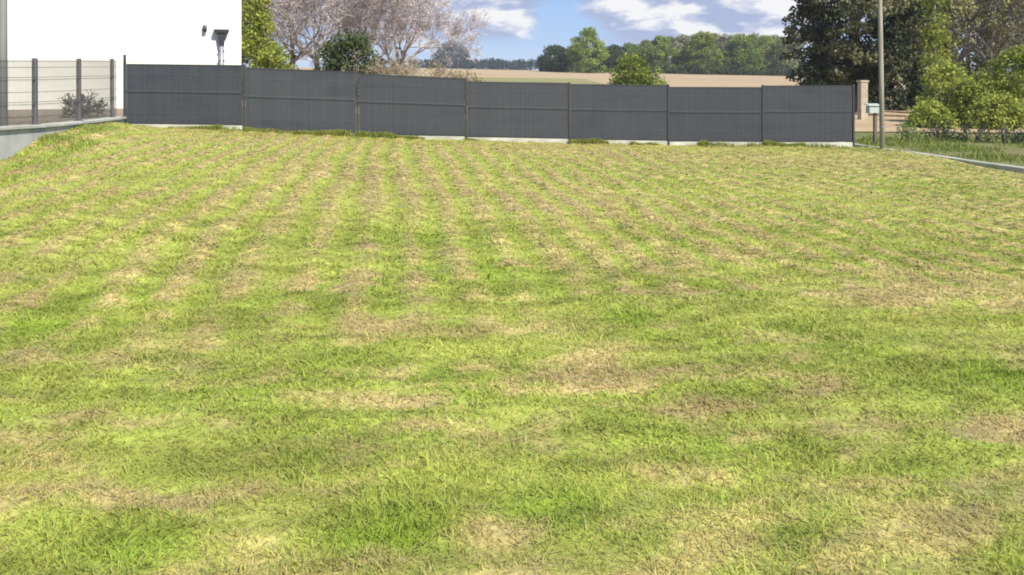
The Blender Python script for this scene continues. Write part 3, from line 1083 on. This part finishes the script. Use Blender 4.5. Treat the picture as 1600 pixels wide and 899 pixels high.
# ------------------------------------------------------------------ trees
def leaf_mesh(name, clumps, per, size, squash=(1, 1, 1), spread=1.0, tintvar=0.18, droop=0.0, seed=0, aspect=0.55):
    """many leaf-sized faces gathered in clumps: clumps = [(x, y, z, radius, tint)]"""
    rg = np.random.default_rng(seed)
    P, T = [], []
    for (x, y, z, r, tint) in clumps:
        n = max(6, int(per * (r ** 2)))
        v = rg.normal(0, 1, (n, 3))
        v /= np.linalg.norm(v, axis=1)[:, None] + 1e-9
        rad = r * rg.uniform(0.15, 1.0, n) ** 0.5 * spread
        p = v * rad[:, None] * np.array(squash) + np.array((x, y, z))
        P.append(p)
        T.append(np.clip(tint + rg.normal(0, tintvar, n), 0, 1))
    P = np.concatenate(P)
    T = np.concatenate(T)
    n = len(P)
    a = rg.normal(0, 1, (n, 3))
    a[:, 2] -= droop
    a /= np.linalg.norm(a, axis=1)[:, None]
    b = np.cross(a, rg.normal(0, 1, (n, 3)))
    b /= np.linalg.norm(b, axis=1)[:, None] + 1e-9
    sz = size * rg.uniform(0.6, 1.4, n)[:, None]
    V = np.stack((P - a * sz, P + b * sz * aspect, P + a * sz, P - b * sz * aspect), 1).reshape(-1, 3)
    L = np.arange(n * 4)
    return np_mesh(name, V, L, np.full(n, 4), {'tint': np.repeat(T, 4)})


def limb(mb, p, d, length, r, depth, rg, spread, tips, minr=0.006, up=0.15, nkid=3, n=5):
    pts, rad = [p.copy()], [r]
    steps = 4
    q = p.copy()
    dd = d.copy()
    for i in range(steps):
        dd = (dd + Vector(rg.normal(0, 0.13, 3)) + UP * up * 0.25).normalized()
        q = q + dd * (length / steps)
        pts.append(q.copy())
        rad.append(max(minr, r * (1 - 0.62 * (i + 1) / steps)))
    mb.tube(pts, rad, n if r > 0.03 else 3, False)
    if depth == 0:
        tips.append(pts[-1])
        tips.append(pts[2])
        return
    for k in range(nkid + (1 if depth > 1 else 0)):
        i = 1 + int(rg.integers(0, steps)) if k else steps
        i = min(i, steps)
        ax = dd.orthogonal().normalized()
        th = rg.uniform(0, 2 * PI)
        side = (ax * math.cos(th) + dd.cross(ax) * math.sin(th)).normalized()
        nd = (dd * (1 - spread * 0.5) + side * spread * rg.uniform(0.6, 1.2) + UP * up).normalized()
        limb(mb, pts[i], nd, length * rg.uniform(0.58, 0.82), max(minr, rad[i] * 0.72), depth - 1, rg, spread, tips, minr, up, nkid, n)


def tree(name, loc, label, cat, H, trunk_h, rad, leafm, barkm, seed, nclump=40, cr=0.7, per=160, size=0.09, zlo=0.25,
         shape='round', tint=(0.25, 0.75), group=None, trunk_r=None, depth=2, minr=0.012, spread=0.75, hollow=0.35, squash=(1, 1, 0.8), extra=()):
    rg = np.random.default_rng(seed)
    x, y = loc
    root = empty(name, (x, y, float(ground_z(x, y))), label, cat, group)
    tr = trunk_r or H * 0.022
    mb = MB()
    tips = []
    mb.tube([(0, 0, -0.3), (0.02, 0.01, trunk_h * 0.5), (rg.normal(0, .06), rg.normal(0, .06), trunk_h)], [tr * 1.25, tr, tr * 0.85], 9)
    for k in range(5):
        th = 2 * PI * k / 5 + rg.uniform(-.4, .4)
        d = Vector((math.cos(th) * 0.8, math.sin(th) * 0.8, rg.uniform(0.35, 1.0))).normalized()
        limb(mb, Vector((0, 0, trunk_h * rg.uniform(0.75, 1.0))), d, rad * 0.34,
             tr * 0.5, depth, rg, spread, tips, minr)
    mb.tube([(0, 0, trunk_h * 0.98), (rg.normal(0, .1), rg.normal(0, .1), (H + trunk_h) / 2), (0, 0, H * 0.9)], [tr * 0.8, tr * 0.45, 0.02], 7)
    mb.build('trunk', barkm, root, True)
    clumps = []
    z0 = H * zlo
    for i in range(nclump):
        f = rg.uniform(0, 1)
        z = z0 + (H - z0) * f
        if shape == 'cone':
            rr = rad * (1 - f) ** 0.75 + 0.15
        elif shape == 'column':
            rr = rad * min(1, 3.2 * (1 - f)) * (0.8 + 0.2 * math.sin(f * 9))
        else:
            rr = rad * math.sqrt(max(0.03, 1 - (2 * f - 0.92) ** 2)) * rg.uniform(0.82, 1.14)
        th = rg.uniform(0, 2 * PI)
        k = math.sqrt(rg.uniform(hollow, 1.0))
        c = cr * rg.uniform(0.55, 1.25)
        clumps.append((math.cos(th) * rr * k, math.sin(th) * rr * k, z, c, rg.uniform(*tint)))
    clumps += list(extra)
    cm2 = leaf_mesh('crown', clumps, per, size, squash, seed=seed + 5, droop=0.4 if shape == 'cone' else 0.1)
    link('crown', cm2, leafm, root)
    return root


def bush(name, loc, label, cat, size3, leafm, seed, nclump=18, cr=0.5, per=260, leaf=0.06, tint=(0.25, 0.8), group=None, base=None):
    rg = np.random.default_rng(seed)
    x, y = loc
    z0 = float(ground_z(x, y)) if base is None else base
    root = empty(name, (x, y, z0), label, cat, group)
    rx, ry, h = size3
    mb = MB()
    for k in range(7):
        th = rg.uniform(0, 2 * PI)
        mb.tube([(0.15 * math.cos(th), 0.15 * math.sin(th), -0.1), (rx * .3 * math.cos(th), ry * .3 * math.sin(th), h * .45),
                 (rx * .55 * math.cos(th), ry * .55 * math.sin(th), h * .8)], [0.03, 0.022, 0.008], 5)
    mb.build('stem', M['bark'], root, True)
    cl = []
    for i in range(nclump):
        th = rg.uniform(0, 2 * PI)
        k = math.sqrt(rg.uniform(0.15, 1))
        f = rg.uniform(0.0, 1.0)
        e = math.sqrt(max(0.05, 1 - f ** 2 * 0.9))
        cl.append((math.cos(th) * rx * k * e, math.sin(th) * ry * k * e, h * (0.03 + 0.92 * f), cr * rg.uniform(0.5, 1.2), rg.uniform(*tint)))
    link('foliage', leaf_mesh('foliage', cl, per, leaf, (1, 1, 0.85), seed=seed + 3), leafm, root)
    return root


def bare_tree(loc, label, H, trunk_h, seed, barkm, twigm, budm=None, budn=6, spread=0.7, lean=(0, 0), depth=4, tr=0.12, lim=6, up=0.12, name='bare_tree', group=None, budsize=0.035, ll=0.34):
    rg = np.random.default_rng(seed)
    x, y = loc
    root = empty(name, (x, y, float(ground_z(x, y))), label, 'tree', group)
    mb, tw = MB(), MB()
    tips = []
    top = Vector((lean[0], lean[1], trunk_h))
    mb.tube([(0, 0, -0.3), (lean[0] * .4, lean[1] * .4, trunk_h * .5), tuple(top)], [tr * 1.3, tr, tr * 0.85], 9)
    mb.build('trunk', barkm, root, True)
    for k in range(lim):
        th = 2 * PI * k / lim + rg.uniform(-.4, .4)
        d = Vector((math.cos(th) * 0.75, math.sin(th) * 0.75, rg.uniform(0.3, 1.1))).normalized()
        limb(tw, top * rg.uniform(0.8, 1.0), d, (H - trunk_h) * ll, tr * 0.5, depth, rg, spread, tips, 0.009, up, 3)
    tw.build('branches', twigm, root)
    if budm:
        cl = [(p.x, p.y, p.z, 0.18, rg.uniform(0, 1)) for p in tips if rg.uniform(0, 1) < 0.8]
        link('crown', leaf_mesh('crown', cl, budn / 0.0324, budsize, seed=seed + 9, tintvar=0.25), budm, root)
    return root


# --- right: the big dark evergreen and the growth round it
tree('conifer_tree', (at(1335, 40), 40), 'big dark evergreen tree behind the right end of the grey fence', 'tree', 12.5, 2.2, 3.0,
     M['conifer'], M['bark'], 101, nclump=430, cr=0.64, per=560, size=0.085, zlo=0.10, tint=(0.0, 1.15), hollow=0.3, trunk_r=0.32, squash=(1, 1, 0.6),
     extra=[(-3.3, -0.6, 2.55, 0.30, .25), (-2.9, -0.6, 2.65, 0.42, .3), (-3.15, -0.4, 3.3, 0.32, .3), (-2.75, -0.5, 3.4, 0.45, .4), (-3.0, -.3, 4.2, .4, .5), (-2.5, -1.2, 1.9, .55, .15), (-2.3, -1.4, 1.3, .55, .1), (-2.9, -.8, 1.7, .45, .15)])
tree('olive_green_tree', (at(1432, 43), 43), 'olive green tree merging with the big dark evergreen behind the slim pole', 'tree', 11.5, 2.4, 2.4,
     M['olive'], M['bark'], 102, nclump=150, cr=0.6, per=480, size=0.08, zlo=0.20, tint=(0.0, 1.0), hollow=0.2, trunk_r=0.25)
tree('cypress', (at(1434, 39.5), 39.5), 'narrow dark green cypress in the shade right of the slim pole', 'tree', 2.5, 0.4, 0.38,
     M['dark_green'], M['bark'], 103, nclump=60, cr=0.24, per=1500, size=0.05, zlo=0.05, shape='column', tint=(0.1, 0.5), depth=0, trunk_r=0.06)
for i, (px, Y, rx, h, lab, sd) in enumerate(((1290, 42.5, 1.5, 2.2, 'added dark foliage for the shade low behind the right end of the grey fence', 161),
                                             (1392, 42.5, 1.3, 2.3, 'added dark foliage for the deep shade right behind the slim pole', 162),
                                             (1352, 44.5, 1.3, 2.2, 'added dark foliage for the deep shade behind the pale stone pillar', 163))):
    bush('shade_backdrop', (at(px, Y), Y), lab, 'shrub', (rx, 1.0, h), M['conifer'], sd, 40, 0.5, 420, 0.075, (0, .35), 'added dark backdrop foliage under the evergreen')  # dark foliage added as a backdrop for the shade under the canopy
for i, (px, Y, h, rx, lab, sd, tn) in enumerate((
        (1478, 33.0, 2.25, 0.95, 'yellow green bush nearest the slim pole', 111, (.35, .95)),
        (1530, 32.0, 2.1, 1.0, 'middle yellow green bush left of the tallest bush at the right edge', 112, (.3, .9)),
        (1455, 31.0, 0.75, 0.55, 'lowest yellow green bush right of the slim pole', 114, (.3, .9)),
        (1560, 30.5, 1.1, 0.8, 'low yellow green bush in front of the two tall bushes at the right', 115, (.4, 1.0)),
        (1592, 31.5, 2.8, 1.1, 'tallest yellow green bush at the right edge of the photo', 113, (.2, .8)))):
    bush('leafy_bush', (at(px, Y), Y), lab, 'bush', (rx, 0.8, h), M['fresh'], sd, 60, 0.42, 620, 0.060, tn, 'yellow green bushes by the field')
tree('slender_tree', (at(1462, 36), 36), 'slender young tree with yellow green leaves beside the olive green tree', 'tree', 6.2, 1.2, 0.5, M['fresh'], M['pale_bark'], 121,
     nclump=50, cr=0.40, per=520, size=0.06, zlo=0.2, shape='column', tint=(.2, .8), depth=1, trunk_r=0.06)
for i, (px, lab) in enumerate(((1470, 'tall hedge plant behind the leafless trees, left of its two neighbours'), (1545, 'tall hedge plant behind the middle yellow green bush'),
                               (1625, 'tall hedge plant behind the bush at the right edge'))):
    bush('hedge_plant', (at(px, 50), 50), lab, 'hedge', (1.9, 1.0, 2.6 + 0.4 * i), M['green'] if i != 1 else M['olive'], 171 + i, 55, 0.6, 260, 0.085, (0, .6), 'hedge plants behind the leafless trees')
for i, (px, Y, H, lab, sd) in enumerate(((1497, 47, 10, 'leafless pale trunked tree left of its two neighbours behind the yellow green bushes', 131),
                                         (1548, 44, 11, 'middle pale trunked tree of the three behind the yellow green bushes', 132),
                                         (1600, 46, 10, 'pale trunked tree at the right edge behind the tallest bush', 133))):
    bare_tree((at(px, Y), Y), lab, H, 2.4, sd, M['pale_bark'], M['pale_bark'], M['olive'] if i != 1 else M['greyish'], 14 + i, 0.6, depth=3, tr=0.15, lim=8,
              name='budding_tree', group='budding trees at the right', budsize=0.07)
tree('round_tree', (at(1512, 58), 58), 'olive tree far behind the leafless trees on the right', 'tree', 9.0, 1.5, 3.4, M['olive'], M['bark'], 141,
     nclump=90, cr=0.8, per=200, size=0.12, tint=(.1, .6), depth=1)
tree('round_tree', (at(1600, 60), 60), 'green tree far behind the bush at the right edge', 'tree', 9.5, 1.5, 3.8, M['green'], M['bark'], 142,
     nclump=90, cr=0.8, per=200, size=0.12, tint=(.1, .7), depth=1)
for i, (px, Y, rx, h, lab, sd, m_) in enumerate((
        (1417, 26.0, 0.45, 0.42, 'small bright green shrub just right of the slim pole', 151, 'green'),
        (1468, 26.2, 0.60, 0.50, 'added dark clump for the shadow under the yellow green bush nearest the pole', 152, 'dark_green'),
        (1520, 25.8, 0.65, 0.50, 'added dark clump for the shadow under the middle yellow green bush', 153, 'dark_green'),
        (1575, 25.4, 0.65, 0.55, 'added dark clump for the shadow at the right edge behind the kerb', 154, 'dark_green'))):
    bush('low_shrub_and_shade', (at(px, Y), Y), lab, 'shrub', (rx, 0.45, h), M[m_], sd, 16, 0.24, 900, 0.035, (.1, .6), 'low shrubs behind the kerb')  # the dark ones are added in place of the shadow under the bushes

# --- middle: beyond the fence and the field
tree('far_tree', (at(706, 430), 430), 'far tree in painted haze grey on the horizon behind the low dry scrub', 'tree', 12.5, 3, 7.5, M['far_hazed'], M['bark'], 219, nclump=60, cr=3.0, per=14, size=0.5, zlo=0.0, depth=0, minr=0.03, group='trees along the far side of the field')
bush('green_bush', (at(993, 52), 52), 'bright green bush standing above the middle of the grey fence', 'bush', (1.65, 1.4, zat(80, 52) - 0.3), M['fresh'], 201, 70, 0.6, 420, 0.08, (.05, .6))
mids = [(918, 175, 8.2, 3.6, 'green', 'round green tree standing alone left of the far wood', (.35, .95)),
        (868, 185, 5.0, 4.0, 'dark_green', 'low dark tree left of the lone round green tree', (.2, .6)),
        (962, 190, 5.2, 3.4, 'dark_green', 'dark tree between the lone green tree and the bright bush', (.2, .7)),
        (1032, 196, 7.6, 4.2, 'green', 'first tree of the far wood, right of the bright bush', (.2, .8)),
        (1068, 200, 8.4, 3.8, 'greyish', 'greyish budding tree second in the far wood', (.2, .8)),
        (1098, 192, 9.0, 4.0, 'fresh', 'yellow green tree third in the far wood', (.1, .6)),
        (1132, 200, 8.6, 4.0, 'greyish', 'grey brown budding tree in the middle of the far wood', (.1, .7)),
        (1160, 194, 8.8, 4.0, 'green', 'green tree fifth in the far wood', (.2, .8)),
        (1192, 201, 8.6, 4.2, 'green', 'green tree second from the dark evergreen in the far wood', (.3, .9)),
        (1224, 196, 8.2, 4.0, 'olive', 'olive tree of the far wood right beside the dark evergreen', (.2, .8))]
mids += [(985, 204, 6.0, 3.8, 'green', 'low green tree of the far wood just behind the bright bush', (.1, .6)),
         (1010, 206, 6.9, 3.8, 'olive', 'low olive tree at the left end of the far wood', (.1, .6)),
         (940, 210, 5.0, 3.6, 'green', 'low green tree right of the lone round green tree', (.1, .6)),
         (893, 212, 4.6, 3.6, 'green', 'low green tree half behind the lone round green tree', (.1, .5)),
         (1050, 222, 8.6, 4.6, 'fresh', 'yellow green tree set back in the far wood, right of the bright bush', (.0, .5)),
         (1085, 226, 9.6, 4.6, 'green', 'green tree set back in the left part of the far wood', (.3, .9)),
         (1115, 224, 10.0, 4.8, 'olive', 'olive tree set back in the middle of the far wood', (.3, .9)),
         (1147, 226, 9.8, 4.8, 'green', 'pale green tree set back in the middle of the far wood', (.4, 1.0)),
         (1176, 223, 9.8, 4.8, 'fresh', 'yellow green tree set back in the right part of the far wood', (.0, .5)),
         (1208, 226, 9.6, 4.8, 'greyish', 'greyish budding tree set back near the dark evergreen', (.3, .9))]
for i, (px, Y, H, r, m_, lab, tn) in enumerate(mids):
    tree('far_tree', (at(px, Y), Y), lab, 'tree', H, H * 0.22, r, M[m_], M['bark'], 220 + i, nclump=90, cr=1.15, per=110, size=0.19,
         zlo=0.0, tint=tn, group='trees along the far side of the field', depth=1, minr=0.03)
# low undergrowth along the wood, and the far line of dark conifers: masses nobody could count
cl = []
for i in range(230):
    px = random.uniform(850, 1262)
    Y = random.uniform(186, 196)
    x = at(px, Y)
    cl.append((x, Y, float(ground_z(x, Y)) + random.uniform(0.2, 1.8), random.uniform(0.6, 1.1), random.uniform(0.0, 0.45)))
tag(link('undergrowth', leaf_mesh('undergrowth', cl, 40, 0.22, seed=300), M['dark_green']), 'dark undergrowth along the foot of the far wood', 'undergrowth', kind='stuff')
cl = []
for i in range(650):
    px = random.uniform(640, 1010)
    Y = random.uniform(420, 520)
    x = at(px, Y)
    top = 95 - 7 * fbm(np.array([px * 0.035]), np.array([0.3]), 401, 3)[0]
    hz = zat(top, Y) - 1.5
    z = random.uniform(0.3, 1.0) ** 0.7 * hz
    cl.append((x, Y, z, random.uniform(1.2, 2.2) * (1.15 - 0.45 * z / hz), random.uniform(0, 0.8)))
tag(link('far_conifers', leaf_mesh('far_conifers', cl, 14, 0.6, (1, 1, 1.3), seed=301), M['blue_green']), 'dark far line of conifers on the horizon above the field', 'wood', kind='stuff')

# --- left: beside the house
tree('cypress', (at(397, 34), 34), 'tall narrow green conifer beside the corner of the white house', 'tree', 8.0, 0.8, 0.62, M['fresh'], M['bark'], 501,
     nclump=150, cr=0.38, per=620, size=0.065, zlo=0.03, shape='column', tint=(.2, .95), depth=0, trunk_r=0.1)
bush('hedge_bush', (at(428, 33), 33), 'green bush between the narrow conifer and the leafless trees', 'bush', (0.72, 0.7, zat(66, 33) - 0.5), M['fresh'], 502, 60, 0.40, 520, 0.06, (.1, .75))
bush('ivy_bush', (at(548, 35.5), 35.5), 'dark ivy covered bush at the foot of the leafless trees', 'bush', (1.5, 1.1, zat(50, 35.5) - 0.4), M['dark_green'], 503, 84, 0.48, 420, 0.065, (.1, .95))
for i, (px, Y, H, lab, sd, ln) in enumerate((
        (546, 37.5, 9.5, 'leafless tree with a brown trunk above the dark ivy bush', 511, (0.05, 0)),
        (452, 41.0, 9.5, 'leafless tree nearest the white house with pale twigs', 512, (0.2, 0)),
        (500, 45.0, 10.0, 'leafless tree set back between its two leafless neighbours', 513, (-0.2, 0)),
        (612, 42.0, 7.6, 'leafless tree furthest from the white house', 514, (0.4, 0)))):
    bare_tree((at(px, Y), Y), lab, H, 1.9, sd, M['bark'], M['twig'], M['blossom'], 15, 0.62, ln, depth=4, tr=0.15, lim=6, group='leafless trees left of the fence middle')
for i, (px, Y, H, lab, sd) in enumerate(((668, 31, 2.1, 'dry twiggy scrub behind the fence, left of its lower neighbour', 521),
                                         (725, 32, 1.75, 'low dry twiggy scrub nearest the open field', 522),
                                         (610, 33, 2.1, 'dry twiggy scrub close to the dark ivy bush', 523))):
    bare_tree((at(px, Y), Y), lab, H, 0.25, sd, M['bark'], M['dry_twig'], M['hazel'], 4, 0.75, depth=3, tr=0.05, lim=8, up=0.05, name='dry_scrub', group='dry scrub behind the fence', budsize=0.035, ll=0.42)
# a dry shrub behind the wire fence
bare_tree((at(128, 21.5), 21.5), 'dark bare shrub behind the open wire fence by the house', 0.85, 0.1, 531, M['bark'], M['bark'], None, spread=0.8, depth=3, tr=0.05, lim=9,
          up=0.02, name='bare_shrub', ll=0.42)
